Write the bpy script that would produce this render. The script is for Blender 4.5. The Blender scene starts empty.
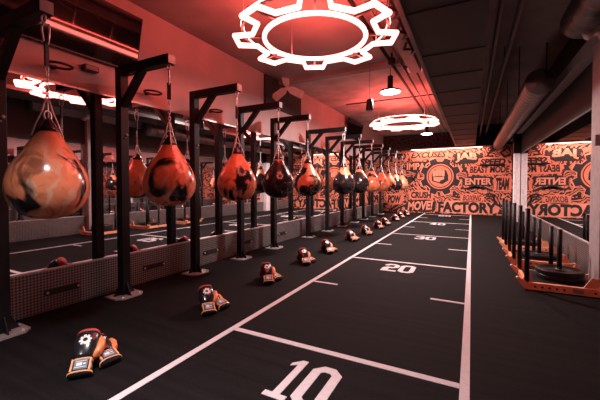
import bpy, bmesh, math, random
from math import pi, sin, cos, tan, atan, atan2, radians
from mathutils import Vector, Matrix

random.seed(7)
SC = bpy.context.scene
COL = SC.collection

# ------------------------------------------------------------------ materials
def new_mat(name):
    m = bpy.data.materials.new(name); m.use_nodes = True
    nt = m.node_tree; b = nt.nodes['Principled BSDF']
    return m, nt, b

def mat(name, color, rough=0.5, metal=0.0, vary=0.12, scale=14.0, bump=0.0, bscale=120.0, coat=0.0, spec=0.5):
    m, nt, b = new_mat(name)
    tc = nt.nodes.new('ShaderNodeTexCoord')
    nz = nt.nodes.new('ShaderNodeTexNoise'); nz.inputs['Scale'].default_value = scale; nz.inputs['Detail'].default_value = 3
    nt.links.new(tc.outputs['Object'], nz.inputs['Vector'])
    rp = nt.nodes.new('ShaderNodeValToRGB')
    c0 = [max(0, c*(1-vary)) for c in color]; c1 = [min(1, c*(1+vary)) for c in color]
    rp.color_ramp.elements[0].position = 0.3; rp.color_ramp.elements[1].position = 0.7
    rp.color_ramp.elements[0].color = (*c0, 1); rp.color_ramp.elements[1].color = (*c1, 1)
    nt.links.new(nz.outputs['Fac'], rp.inputs['Fac']); nt.links.new(rp.outputs['Color'], b.inputs['Base Color'])
    b.inputs['Roughness'].default_value = rough; b.inputs['Metallic'].default_value = metal
    b.inputs['Coat Weight'].default_value = coat; b.inputs['Specular IOR Level'].default_value = spec
    if bump:
        n2 = nt.nodes.new('ShaderNodeTexNoise'); n2.inputs['Scale'].default_value = bscale
        nt.links.new(tc.outputs['Object'], n2.inputs['Vector'])
        bp = nt.nodes.new('ShaderNodeBump'); bp.inputs['Strength'].default_value = bump; bp.inputs['Distance'].default_value = 0.01
        nt.links.new(n2.outputs['Fac'], bp.inputs['Height']); nt.links.new(bp.outputs['Normal'], b.inputs['Normal'])
    return m

def emit(name, color, strength):
    m, nt, b = new_mat(name)
    b.inputs['Base Color'].default_value = (*color, 1)
    b.inputs['Emission Color'].default_value = (*color, 1); b.inputs['Emission Strength'].default_value = strength
    return m

M = {}
M['steel'] = mat('black powder coated steel', (0.008, 0.008, 0.009), 0.5, 0.0, 0.2, spec=0.28)
M['plate_steel'] = mat('brushed raw steel', (0.60, 0.57, 0.57), 0.45, 0.6, 0.15, 30)
M['cap'] = mat('grey plastic end cap', (0.26, 0.26, 0.27), 0.55)
M['chrome'] = mat('zinc plated steel', (0.74, 0.73, 0.74), 0.35, 0.35)
M['webbing'] = mat('black nylon webbing', (0.02, 0.02, 0.022), 0.8)
M['white_paint'] = mat('white turf paint', (0.60, 0.575, 0.59), 0.85, 0, 0.06, 40)
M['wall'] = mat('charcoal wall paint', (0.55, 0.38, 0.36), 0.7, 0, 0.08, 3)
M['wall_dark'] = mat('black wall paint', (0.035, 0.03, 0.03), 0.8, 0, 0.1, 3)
M['ceiling'] = mat('dark ceiling paint', (0.32, 0.25, 0.24), 0.75, 0, 0.25, 1.6)
M['slab'] = mat('bare concrete slab', (0.50, 0.42, 0.40), 0.8, 0, 0.25, 2.5, 0.2, 12)
M['soffit'] = mat('black soffit board', (0.016, 0.0145, 0.0145), 0.6, 0, 0.2, 4)
M['pipe'] = mat('painted pipe', (0.16, 0.13, 0.13), 0.5, 0.2)
M['pipe_pale'] = mat('galvanised conduit', (0.5, 0.47, 0.46), 0.4, 0.7)
M['duct'] = mat('galvanised spiral duct', (0.30, 0.28, 0.28), 0.38, 0.85, 0.15, 8)
M['pillar'] = mat('grey painted pillar', (0.36, 0.33, 0.33), 0.6)
M['pillar_white'] = mat('white painted pillar', (0.88, 0.85, 0.85), 0.6)
M['tv'] = mat('black glossy screen', (0.006, 0.006, 0.007), 0.05, 0, 0.05, spec=1.0)
M['tv_frame'] = mat('black screen bezel', (0.015, 0.015, 0.015), 0.35)
M['rubber'] = mat('black rubber', (0.014, 0.014, 0.015), 0.45)
M['iron'] = mat('black cast iron weight', (0.009, 0.009, 0.010), 0.38, 0, 0.2, spec=0.35)
M['orange_steel'] = mat('orange powder coated steel', (0.95, 0.42, 0.25), 0.45, 0, 0.12, 10)
M['fan_blade'] = mat('pale fan blade', (0.88, 0.74, 0.70), 0.5)
M['glove_black'] = mat('black glove leather', (0.015, 0.015, 0.017), 0.22, 0, 0.2, 20, coat=0.3)
M['glove_orange'] = mat('orange glove leather', (0.85, 0.27, 0.10), 0.35, 0, 0.1, 20)
M['glove_gold'] = mat('tan glove piping', (0.80, 0.38, 0.16), 0.5)
M['glove_white'] = mat('white print', (0.85, 0.83, 0.8), 0.5)
M['glove_blue'] = mat('blue grey label', (0.12, 0.18, 0.24), 0.5)
M['glove_red'] = mat('red glove lining', (0.45, 0.05, 0.04), 0.6)
M['mural_black'] = mat('black mural paint', (0.022, 0.016, 0.018), 0.75, 0, 0.2, 6)
M['mural_orange'] = mat('orange mural paint', (0.88, 0.24, 0.14), 0.75, 0, 0.1, 6)
M['mural_pale'] = mat('pale orange mural paint', (0.92, 0.34, 0.22), 0.75, 0, 0.1, 6)
M['neon'] = emit('red neon tube', (1.0, 0.18, 0.145), 6.4)
M['added_uplight'] = emit('red led uplight', (1.0, 0.085, 0.065), 22.0)  # added red glow, unseen from below, brightens the ceiling
M['lamp'] = emit('white lamp lens', (1.0, 0.90, 0.88), 12.0)
M['led'] = emit('warm led strip', (1.0, 0.52, 0.40), 4.0)

# mirror
m, nt, b = new_mat('wall mirror glass')
b.inputs['Base Color'].default_value = (0.80, 0.77, 0.78, 1); b.inputs['Metallic'].default_value = 1; b.inputs['Roughness'].default_value = 0.015
M['mirror'] = m

# turf: fine pile and faint cross bands along the roll
m, nt, b = new_mat('black gym turf')
tc = nt.nodes.new('ShaderNodeTexCoord')
mp = nt.nodes.new('ShaderNodeMapping'); mp.inputs['Scale'].default_value = (0.35, 9.0, 1)
nt.links.new(tc.outputs['Object'], mp.inputs['Vector'])
n1 = nt.nodes.new('ShaderNodeTexNoise'); n1.inputs['Scale'].default_value = 2.2; n1.inputs['Detail'].default_value = 4
nt.links.new(mp.outputs['Vector'], n1.inputs['Vector'])
rp = nt.nodes.new('ShaderNodeValToRGB')
rp.color_ramp.elements[0].position = 0.32; rp.color_ramp.elements[0].color = (0.0045, 0.0040, 0.0045, 1)
rp.color_ramp.elements[1].position = 0.70; rp.color_ramp.elements[1].color = (0.0100, 0.0085, 0.0090, 1)
nt.links.new(n1.outputs['Fac'], rp.inputs['Fac']); nt.links.new(rp.outputs['Color'], b.inputs['Base Color'])
n2 = nt.nodes.new('ShaderNodeTexNoise'); n2.inputs['Scale'].default_value = 220
nt.links.new(tc.outputs['Object'], n2.inputs['Vector'])
bp = nt.nodes.new('ShaderNodeBump'); bp.inputs['Strength'].default_value = 0.5; bp.inputs['Distance'].default_value = 0.01
nt.links.new(n2.outputs['Fac'], bp.inputs['Height']); nt.links.new(bp.outputs['Normal'], b.inputs['Normal'])
b.inputs['Roughness'].default_value = 0.85; b.inputs['Specular IOR Level'].default_value = 0.12
M['turf'] = m

# diamond tread plate
m, nt, b = new_mat('diamond tread plate')
tc = nt.nodes.new('ShaderNodeTexCoord')
sx = nt.nodes.new('ShaderNodeSeparateXYZ'); nt.links.new(tc.outputs['Object'], sx.inputs[0])
def mth(op, a, bb=None):
    n = nt.nodes.new('ShaderNodeMath'); n.operation = op
    for i, v in enumerate((a, bb)):
        if v is None: continue
        if isinstance(v, (int, float)): n.inputs[i].default_value = v
        else: nt.links.new(v, n.inputs[i])
    return n.outputs[0]
u = mth('ADD', sx.outputs['Y'], sx.outputs['Z']); v = mth('SUBTRACT', sx.outputs['Y'], sx.outputs['Z'])
K = 2*pi/0.045
su = mth('SINE', mth('MULTIPLY', u, K)); sv = mth('SINE', mth('MULTIPLY', v, K))
d1 = mth('MULTIPLY', mth('GREATER_THAN', su, 0.0), mth('GREATER_THAN', sv, 0.55))
d2 = mth('MULTIPLY', mth('LESS_THAN', su, 0.0), mth('LESS_THAN', sv, -0.55))
dd = mth('MINIMUM', mth('ADD', d1, d2), 1.0)
bp = nt.nodes.new('ShaderNodeBump'); bp.inputs['Strength'].default_value = 1.0; bp.inputs['Distance'].default_value = 0.006
nt.links.new(dd, bp.inputs['Height']); nt.links.new(bp.outputs['Normal'], b.inputs['Normal'])
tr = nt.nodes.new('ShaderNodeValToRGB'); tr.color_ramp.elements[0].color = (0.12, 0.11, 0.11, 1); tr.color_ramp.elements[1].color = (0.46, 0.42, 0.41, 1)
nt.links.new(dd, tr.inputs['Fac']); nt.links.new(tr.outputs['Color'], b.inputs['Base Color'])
b.inputs['Base Color'].default_value = (0.36, 0.33, 0.33, 1); b.inputs['Metallic'].default_value = 0.55; b.inputs['Roughness'].default_value = 0.36
M['tread'] = m

# mural ground: orange paint with swirling black strokes
m, nt, b = new_mat('graffiti mural ground')
tc = nt.nodes.new('ShaderNodeTexCoord')
wv = nt.nodes.new('ShaderNodeTexWave'); wv.wave_type = 'BANDS'; wv.bands_direction = 'DIAGONAL'
wv.inputs['Scale'].default_value = 3.0; wv.inputs['Distortion'].default_value = 18; wv.inputs['Detail'].default_value = 1.8; wv.inputs['Detail Scale'].default_value = 1.3
nt.links.new(tc.outputs['Object'], wv.inputs['Vector'])
rp = nt.nodes.new('ShaderNodeValToRGB'); rp.color_ramp.interpolation = 'LINEAR'
e = rp.color_ramp.elements; e[0].position = 0.45; e[0].color = (0.03, 0.015, 0.016, 1); e[1].position = 0.52; e[1].color = (0.95, 0.30, 0.17, 1)
x = e.new(0.80); x.color = (0.90, 0.30, 0.18, 1); x = e.new(0.84); x.color = (0.30, 0.08, 0.05, 1); x = e.new(0.93); x.color = (0.80, 0.20, 0.11, 1)
nt.links.new(wv.outputs['Fac'], rp.inputs['Fac']); nt.links.new(rp.outputs['Color'], b.inputs['Base Color'])
b.inputs['Roughness'].default_value = 0.75
M['mural'] = m

# bag skin: orange vinyl, black splashes, cream scribbles; object colour carries (offset x, offset y, amount of black)
m, nt, b = new_mat('printed bag vinyl')
tc = nt.nodes.new('ShaderNodeTexCoord'); oi = nt.nodes.new('ShaderNodeObjectInfo')
sc_ = nt.nodes.new('ShaderNodeSeparateColor'); nt.links.new(oi.outputs['Color'], sc_.inputs[0])
cb = nt.nodes.new('ShaderNodeCombineXYZ'); nt.links.new(sc_.outputs[0], cb.inputs[0]); nt.links.new(sc_.outputs[1], cb.inputs[1])
vs = nt.nodes.new('ShaderNodeVectorMath'); vs.operation = 'SCALE'; vs.inputs['Scale'].default_value = 17.0; nt.links.new(cb.outputs[0], vs.inputs[0])
va = nt.nodes.new('ShaderNodeVectorMath'); va.operation = 'ADD'; nt.links.new(tc.outputs['Object'], va.inputs[0]); nt.links.new(vs.outputs[0], va.inputs[1])
def noise(scale, detail, dist, vec):
    n = nt.nodes.new('ShaderNodeTexNoise'); n.inputs['Scale'].default_value = scale; n.inputs['Detail'].default_value = detail; n.inputs['Distortion'].default_value = dist
    nt.links.new(vec, n.inputs['Vector']); return n.outputs['Fac']
def ramp(v, a, c):
    r = nt.nodes.new('ShaderNodeMapRange'); r.interpolation_type = 'SMOOTHSTEP'; r.inputs[1].default_value = a; r.inputs[2].default_value = c
    nt.links.new(v, r.inputs[0]); return r.outputs[0]
def mix(f, a, c):
    n = nt.nodes.new('ShaderNodeMix'); n.data_type = 'RGBA'; nt.links.new(f, n.inputs[0])
    for k, q in ((6, a), (7, c)):
        if isinstance(q, tuple): n.inputs[k].default_value = (*q, 1)
        else: nt.links.new(q, n.inputs[k])
    return n.outputs[2]
sz = nt.nodes.new('ShaderNodeSeparateXYZ'); nt.links.new(tc.outputs['Object'], sz.inputs[0])
P_ = va.outputs[0]
lowz = ramp(mth('MULTIPLY', sz.outputs['Z'], -1.0), 0.68, 0.80)            # printed zone below the plain orange shoulder
base = mix(ramp(noise(9, 4, 0.8, P_), 0.35, 0.75), (0.90, 0.29, 0.14), (0.78, 0.22, 0.10))
smear = mth('MULTIPLY', mth('MULTIPLY', ramp(noise(5.5, 6, 1.6, P_), 0.50, 0.68), lowz), 0.75)
base = mix(smear, base, (0.16, 0.055, 0.035))
wv = nt.nodes.new('ShaderNodeTexWave'); wv.inputs['Scale'].default_value = 3.4; wv.inputs['Distortion'].default_value = 12; wv.inputs['Detail'].default_value = 4; wv.inputs['Detail Scale'].default_value = 1.4
nt.links.new(P_, wv.inputs['Vector'])
cream = mth('MULTIPLY', mth('MULTIPLY', ramp(wv.outputs['Fac'], 0.70, 0.95), ramp(noise(4.0, 2, 0.5, P_), 0.36, 0.52)), lowz)
base = mix(mth('MULTIPLY', cream, 0.65), base, (0.82, 0.50, 0.36))
thr = mth('ADD', noise(3.2, 3, 0.7, P_), sc_.outputs[2])
thr = mth('ADD', thr, mth('MULTIPLY', mth('SUBTRACT', ramp(mth('MULTIPLY', sz.outputs['Z'], -1.0), 0.62, 0.80), 1.0), 0.22))
base = mix(ramp(thr, 0.60, 0.66), base, (0.016, 0.012, 0.013))
nt.links.new(base, b.inputs['Base Color'])
b.inputs['Roughness'].default_value = 0.2; b.inputs['Coat Weight'].default_value = 0.4; b.inputs['Coat Roughness'].default_value = 0.08
M['bag'] = m

mdk = M['mural'].copy(); mdk.name = 'graffiti ground with painted shade'  # darkened copy of the mural colours, paints in the shade above the ledge
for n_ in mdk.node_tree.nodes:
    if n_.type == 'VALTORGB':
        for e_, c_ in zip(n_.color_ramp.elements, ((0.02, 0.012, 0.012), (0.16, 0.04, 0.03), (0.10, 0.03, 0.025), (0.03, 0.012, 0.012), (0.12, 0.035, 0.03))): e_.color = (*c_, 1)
M['mural_shaded'] = mdk

# ------------------------------------------------------------------ mesh builder
class MB:
    def __init__(s): s.bm = bmesh.new()
    def _add(s, vs, fs, smooth=False, mi=0):
        v = [s.bm.verts.new(p) for p in vs]
        for f in fs:
            try:
                q = s.bm.faces.new([v[i] for i in f]); q.smooth = smooth; q.material_index = mi
            except ValueError: pass
        return v
    def box(s, x0, x1, y0, y1, z0, z1, mi=0):
        s._add([(x0,y0,z0),(x1,y0,z0),(x1,y1,z0),(x0,y1,z0),(x0,y0,z1),(x1,y0,z1),(x1,y1,z1),(x0,y1,z1)],
               [(0,3,2,1),(4,5,6,7),(0,1,5,4),(1,2,6,5),(2,3,7,6),(3,0,4,7)], False, mi); return s
    def tube(s, pts, r, n=8, closed=False, caps=True, smooth=True, mi=0, rot=0.0):
        pts = [Vector(p) for p in pts]; N = len(pts)
        rs = r if isinstance(r, (list, tuple)) else [r]*N
        rings = []; up = None
        for i, p in enumerate(pts):
            if closed: t = pts[(i+1) % N]-pts[i-1]
            else: t = pts[min(i+1, N-1)]-pts[max(i-1, 0)]
            t.normalize()
            if up is None:
                a = Vector((0,0,1)) if abs(t.z) < 0.9 else Vector((1,0,0))
                up = (a - t*a.dot(t)).normalized()
            else: up = (up - t*up.dot(t)).normalized()
            w = t.cross(up)
            k = 1.0
            if 0 < i < N-1 or closed:
                d1 = (pts[i]-pts[i-1]).normalized(); d2 = (pts[(i+1) % N]-pts[i]).normalized()
                k = 1.0/max(0.5, math.sqrt(max(0.0, (1+d1.dot(d2))/2)))
            rings.append([p + (up*cos(rot+2*pi*j/n) + w*sin(rot+2*pi*j/n))*rs[i]*(k if n <= 4 else min(k, 1.25)) for j in range(n)])
        vs = [q for ring in rings for q in ring]; fs = []
        for i in range(N if closed else N-1):
            a, c = i*n, ((i+1) % N)*n
            for j in range(n): fs.append((a+j, a+(j+1) % n, c+(j+1) % n, c+j))
        if caps and not closed: fs += [tuple(range(n-1, -1, -1)), tuple((N-1)*n+j for j in range(n))]
        s._add(vs, fs, smooth, mi); return s
    def bar(s, a, b, w, mi=0):          # square section bar
        return s.tube([a, b], w/math.sqrt(2), 4, smooth=False, rot=pi/4, mi=mi)
    def lathe(s, prof, n=32, c=(0,0,0), axis='z', mi=0, smooth=True):
        vs = []; N = len(prof)
        for r, h in prof:
            for j in range(n):
                a = 2*pi*j/n; p = (r*cos(a), r*sin(a), h)
                if axis == 'x': p = (h, p[0], p[1])
                if axis == 'y': p = (p[0], h, p[1])
                vs.append((p[0]+c[0], p[1]+c[1], p[2]+c[2]))
        fs = []
        for i in range(N-1):
            for j in range(n): fs.append((i*n+j, i*n+(j+1) % n, (i+1)*n+(j+1) % n, (i+1)*n+j))
        fs += [tuple(range(n-1, -1, -1)), tuple((N-1)*n+j for j in range(n))]
        s._add(vs, fs, smooth, mi); return s
    def prism(s, poly, z0, z1, f=lambda x, y, z: (x, y, z), mi=0):
        n = len(poly)
        vs = [f(x, y, z0) for x, y in poly]+[f(x, y, z1) for x, y in poly]
        fs = [tuple(range(n-1, -1, -1)), tuple(range(n, 2*n))]+[(i, (i+1) % n, n+(i+1) % n, n+i) for i in range(n)]
        s._add(vs, fs, False, mi); return s
    def ringprism(s, outer, inner, z0, z1, f=lambda x, y, z: (x, y, z), mi=0):
        n = len(outer)
        vs = [f(x, y, z) for z in (z0, z1) for P in (outer, inner) for x, y in P]
        fs = []
        for i in range(n):
            j = (i+1) % n
            fs += [(i, n+i, n+j, j), (2*n+i, 2*n+j, 3*n+j, 3*n+i), (i, j, 2*n+j, 2*n+i), (n+i, 3*n+i, 3*n+j, n+j)]
        s._add(vs, fs, False, mi); return s
    def loft(s, rings, mi=0, caps=True):
        n = len(rings[0]); vs = [p for r in rings for p in r]; fs = []
        for i in range(len(rings)-1):
            for j in range(n): fs.append((i*n+j, i*n+(j+1) % n, (i+1)*n+(j+1) % n, (i+1)*n+j))
        if caps: fs += [tuple(range(n-1, -1, -1)), tuple((len(rings)-1)*n+j for j in range(n))]
        s._add(vs, fs, True, mi); return s
    def xf(s, mtx):
        bmesh.ops.transform(s.bm, matrix=mtx, verts=s.bm.verts); return s
    def build(s, name, mats, parent=None, bevel=0.0, sub=0):
        bmesh.ops.recalc_face_normals(s.bm, faces=s.bm.faces)
        me = bpy.data.meshes.new(name); s.bm.to_mesh(me); s.bm.free()
        for mm in (mats if isinstance(mats, (list, tuple)) else [mats]): me.materials.append(mm)
        o = bpy.data.objects.new(name, me); COL.objects.link(o)
        if parent: o.parent = parent
        if bevel:
            md = o.modifiers.new('bevel', 'BEVEL'); md.width = bevel; md.segments = 2; md.limit_method = 'ANGLE'
        if sub:
            md = o.modifiers.new('sub', 'SUBSURF'); md.levels = sub; md.render_levels = sub
        return o

def tag(o, label=None, cat=None, group=None, kind=None):
    if label: o['label'] = label
    if cat: o['category'] = cat
    if group: o['group'] = group
    if kind: o['kind'] = kind
    return o
def empty(name, loc, label, cat, group=None, rz=0):
    o = bpy.data.objects.new(name, None); COL.objects.link(o); o.location = loc; o.rotation_euler = (0, 0, rz)
    o.empty_display_size = 0.05
    return tag(o, label, cat, group)
def copy_tree(o, parent=None):
    c = o.copy(); COL.objects.link(c)
    if parent: c.parent = parent
    for ch in list(o.children): copy_tree(ch, c)
    return c
def struct(o): o['kind'] = 'structure'; return o

ORD = ['first', 'second', 'third', 'fourth', 'fifth', 'sixth', 'seventh', 'eighth', 'ninth', 'tenth', 'eleventh', 'twelfth']

_dep = None
def text_bm(txt, bold=0.0, shear=0.0, extrude=0.5):
    """Letter outlines as a mesh list in a unit box: returns (verts, faces, bbox)."""
    cu = bpy.data.curves.new('lettering', 'FONT'); cu.body = txt; cu.size = 1; cu.offset = bold; cu.shear = shear; cu.resolution_u = 3
    cu.extrude = extrude
    o = bpy.data.objects.new('lettering', cu); COL.objects.link(o)
    dg = bpy.context.evaluated_depsgraph_get(); dg.update()
    me = bpy.data.meshes.new_from_object(o.evaluated_get(dg))
    vs = [v.co.copy() for v in me.vertices]; fs = [tuple(p.vertices) for p in me.polygons]
    bpy.data.objects.remove(o); bpy.data.curves.remove(cu); bpy.data.meshes.remove(me)
    x0 = min(v.x for v in vs); x1 = max(v.x for v in vs); y0 = min(v.y for v in vs); y1 = max(v.y for v in vs)
    return vs, fs, (x0, x1, y0, y1)
def add_text(mb, txt, x0, x1, y0, y1, fn, depth=1.0, bold=0.0, shear=0.0, arc=0.0, slope=0.0, mi=0):
    vs, fs, (a0, a1, c0, c1) = text_bm(txt, bold, shear)
    out = []
    for v in vs:
        u = (v.x-a0)/(a1-a0); w = (v.y-c0)/(c1-c0)
        x = x0+u*(x1-x0); y = y0+w*(y1-y0) + arc*(1-(2*u-1)**2) + slope*(u-0.5)
        out.append(fn(x, y, (v.z+0.5)*depth))
    mb._add(out, fs, False, mi)

def gear_poly(R, r, n=8, phase=0.0, tip=0.135, base=0.215):
    P = []
    for k in range(n):
        a = phase+2*pi*k/n
        for (q, da) in ((r, -base), (R, -tip), (R, tip), (r, base)): P.append((q*cos(a+da), q*sin(a+da)))
    return P
def circ(r, n=32, c=(0, 0), ph=0.0, ry=None):
    return [(c[0]+r*cos(ph+2*pi*i/n), c[1]+(ry or r)*sin(ph+2*pi*i/n)) for i in range(n)]

# ------------------------------------------------------------------ room
XL, XR, YB, YF = -2.99, 1.17, 12.5, -3.2
ZT = 3.05
b = MB(); b.box(XL-0.1, XR+0.1, YF-0.1, YB+0.1, -0.1, 0.0)
floor = struct(b.build('floor', M['turf'])); floor['label'] = 'black turf floor with white lane markings'; 
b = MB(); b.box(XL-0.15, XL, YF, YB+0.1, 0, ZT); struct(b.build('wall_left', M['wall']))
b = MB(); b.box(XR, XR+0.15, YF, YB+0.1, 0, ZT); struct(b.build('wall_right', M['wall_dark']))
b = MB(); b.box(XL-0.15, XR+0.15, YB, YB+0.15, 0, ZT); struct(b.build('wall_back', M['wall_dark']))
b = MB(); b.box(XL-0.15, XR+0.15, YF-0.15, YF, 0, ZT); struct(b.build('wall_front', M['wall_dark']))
# ceiling: darker board over the near half, bare slab beyond the cross beam, black void over the ducts
b = MB(); b.box(XL, -0.45, YF, 4.86, 2.80, 2.95); b.box(-0.45, XR, YF, YB, 3.0, 3.1)
struct(b.build('ceiling', M['ceiling']))
b = MB(); b.box(XL, -0.45, 4.86, YB, 2.84, 2.95); struct(b.build('ceiling_slab', M['slab']))
b = MB(); b.box(XL, -0.47, 4.84, 4.98, 2.74, 2.84); struct(b.build('trim_1', M['ceiling']))
# lowered black soffit with board joints
b = MB(); b.box(-0.47, 0.10, YF, YB, 2.30, 2.9)
for yy in (1.75, 2.63, 3.55, 4.25, 5.02, 5.9, 6.8, 7.7, 8.6, 9.5, 10.4, 11.3): b.box(-0.475, 0.10, yy-0.012, yy+0.012, 2.292, 2.31)
struct(b.build('ceiling_soffit', M['soffit']))
b = MB(); b.box(-0.50, -0.46, YF, YB, 2.285, 2.34); struct(b.build('trim_2', M['pipe']))

# ------------------------------------------------------------------ turf markings (paint, children of the floor)
ZP = 0.003
def strip(name, x0, x1, y0, y1, label=None):
    b = MB(); b.box(x0, x1, y0, y1, 0.0, ZP); o = b.build(name, M['white_paint'], floor)
    if label: o['label'] = label
    return o
LX0, LX1 = -1.462, -0.020
strip('sideline', LX0-0.022, LX0+0.022, -1.0, 12.45, 'long white sideline beside the boxing gloves')
strip('sideline', LX1-0.022, LX1+0.022, -1.0, 12.45, 'long white sideline beside the sleds')
YL = [1.785, 4.33, 6.86, 9.35, 11.85]
for y in YL: strip('yard_line', LX0+0.023, LX1-0.023, y-0.022, y+0.022)
for y in (0.5, 3.06, 5.55, 8.1, 10.6):
    strip('hash_mark', LX0+0.023, LX0+0.28, y-0.018, y+0.018); strip('hash_mark', LX1-0.29, LX1-0.023, y-0.018, y+0.018)
def digit(b, ch, x0, y0, w, h):
    """Athletic block numerals with chamfered corners."""
    t = min(0.31*w, 0.075); c = 0.05
    f = lambda x, y, z: (x0+x, y0+y, z)
    def oct_(w_, h_, c_, dx=0, dy=0):
        return [(dx+c_, dy), (dx+w_-c_, dy), (dx+w_, dy+c_), (dx+w_, dy+h_-c_), (dx+w_-c_, dy+h_), (dx+c_, dy+h_), (dx, dy+h_-c_), (dx, dy+c_)]
    if ch == '1':
        m_ = w*0.5
        b.prism([(0, 0), (w, 0), (w, t*0.95), (m_+t*.55, t*0.95), (m_+t*.55, h), (m_-t*.35, h), (0.02*w, h-t*1.3), (0.02*w, h-t*2.0), (m_-t*.55, h-t*1.35), (m_-t*.55, t*.95), (0, t*.95)], 0, ZP, f)
    elif ch == '0':
        b.ringprism(oct_(w, h, c), oct_(w-2*t, h-2*t, 0.015, t, t), 0, ZP, f)
    else:
        hm = (h-t)/2; g = t
        P = {'2': [(0,0),(w,0),(w,g),(g+.02,g),(g+.02,hm-.01),(g+.05,hm),(w-c,hm),(w,hm+c),(w,h-c),(w-c,h),(c,h),(0,h-c),(0,h-c-g*.9),(g,h-c-g*.9),(g,h-g-.01),(g+.012,h-g),(w-g-.012,h-g),(w-g,h-g-.012),(w-g,hm+g+.01),(w-g-.012,hm+g),(c,hm+g),(0,hm+g-c),],
             '3': [(c,0),(w-c,0),(w,c),(w,h/2-c*.6),(w-c*.6,h/2),(w,h/2+c*.6),(w,h-c),(w-c,h),(c,h),(0,h-c),(0,h-c-g*.8),(g,h-c-g*.8),(g,h-g),(w-g,h-g),(w-g,h/2+g/2),(g*1.3,h/2+g/2),(g*1.3,h/2-g/2),(w-g,h/2-g/2),(w-g,g),(g,g),(g,c+g*.8),(0,c+g*.8),(0,c)],
             '4': [(w*.52,0),(w*.52+g,0),(w*.52+g,h*.25),(w,h*.25),(w,h*.25+g),(w*.52+g,h*.25+g),(w*.52+g,h),(w*.45,h),(0,h*.25+g),(0,h*.25),(w*.52,h*.25)],
             '5': [(c,0),(w-c,0),(w,c),(w,hm+g-c),(w-c,hm+g),(g,hm+g),(g,h-g),(w,h-g),(w,h),(0,h),(0,hm),(w-g,hm),(w-g,g),(g,g),(g,c+g*.8),(0,c+g*.8),(0,c)]}[ch]
        b.prism(P, 0, ZP, f)
for n, y in zip(('10', '20', '30', '40', '50'), YL):
    b = MB(); h = 0.355; yb = y-0.15-h
    if n[0] == '1': digit(b, '1', -0.882, yb, 0.122, h); digit(b, '0', -0.75, yb, 0.165, h)
    else: digit(b, n[0], -0.945, yb, 0.175, h); digit(b, n[1], -0.755, yb, 0.175, h)
    o = b.build('yard_number', M['white_paint'], floor); o['label'] = 'white block number %s on the turf' % n

# ------------------------------------------------------------------ mirrors and kick plates
b = MB(); b.box(XL+0.003, XL+0.012, -1.2, YB-0.03, 0.333, 1.815)
mir = b.build('wall_mirror', M['mirror']); tag(mir, 'long wall mirror behind the row of heavy bags', 'mirror')
b = MB(); b.box(XL+0.003, XL+0.022, -1.2, YB-0.03, 1.815, 1.83); b.build('top_rail', M['pipe_pale'], mir)
for y in (0.62, 2.4, 5.25, 8.1):
    b = MB(); b.box(XL+0.0115, XL+0.0130, y, y+0.003, 0.335, 1.815); b.build('panel_joint', M['tv_frame'], mir)
b = MB(); b.box(XR-0.012, XR-0.003, 0.6, YB-0.03, 0.361, 1.83)
mr = b.build('wall_mirror', M['mirror']); tag(mr, 'long wall mirror beside the orange sleds', 'mirror')
b = MB(); b.box(XR-0.02, XR-0.003, 0.6, YB-0.03, 1.83, 1.845); b.build('top_rail', M['tv_frame'], mr)
b = MB(); b.box(XL+0.003, XL+0.02, -1.2, YB-0.03, 0.0, 0.322); kp = b.build('kick_plate', M['tread']); tag(kp, 'diamond tread kick plate below the mirror behind the bags', 'kick plate')
b = MB(); b.box(XL+0.003, XL+0.028, -1.2, YB-0.03, 0.322, 0.333); b.build('edge_strip', M['plate_steel'], kp)
b = MB(); b.box(XR-0.02, XR-0.003, 0.6, YB-0.03, 0.0, 0.35); kq = b.build('kick_plate', M['tread']); tag(kq, 'diamond tread kick plate below the mirror behind the sleds', 'kick plate')
b = MB(); b.box(XR-0.028, XR-0.003, 0.6, YB-0.03, 0.35, 0.361); b.build('edge_strip', M['plate_steel'], kq)

PY = [0.995, 1.87, 2.735, 3.565, 4.405, 5.65, 6.59, 7.52, 8.45, 9.28, 10.25, 11.28]     # bag stands along the mirror
PX = -2.785
# black oval bolt-on plates on the kick plate, one between each two stands
def stadium(L, w, n=8):
    r = w/2; P = []
    for i in range(n+1): a = -pi/2+pi*i/n; P.append((L/2-r+r*cos(a), r*sin(a)))
    for i in range(n+1): a = pi/2+pi*i/n; P.append((-L/2+r+r*cos(a), r*sin(a)))
    return P
hp = None
for i in range(len(PY)-1):
    if PY[i] > 9: break
    yc = {0: 1.46, 1: 2.33, 2: 3.18}.get(i, (PY[i]+PY[i+1])/2-0.06)
    lab = 'black rounded badge plate bolted to kick plate, %s from the camera' % ORD[i]
    if hp is None:
        hp = empty('badge_plate', (XL+0.02, yc, 0.145), lab, 'badge plate', 'badge plates on the kick plate')
        fn = lambda x, y, z: (z, x, y)
        b = MB(); b.prism(stadium(0.27, 0.05), 0, 0.012, fn); b.build('plate', M['rubber'], hp)
        for s in (-1, 1):
            b = MB(); b.lathe([(0.011, 0.012), (0.011, 0.017), (0.007, 0.019)], 10, (0, s*0.115, 0), 'x'); b.build('bolt', M['chrome'], hp)
    else:
        c = copy_tree(hp); c.location = (XL+0.02, yc, 0.145); c['label'] = lab

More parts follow.
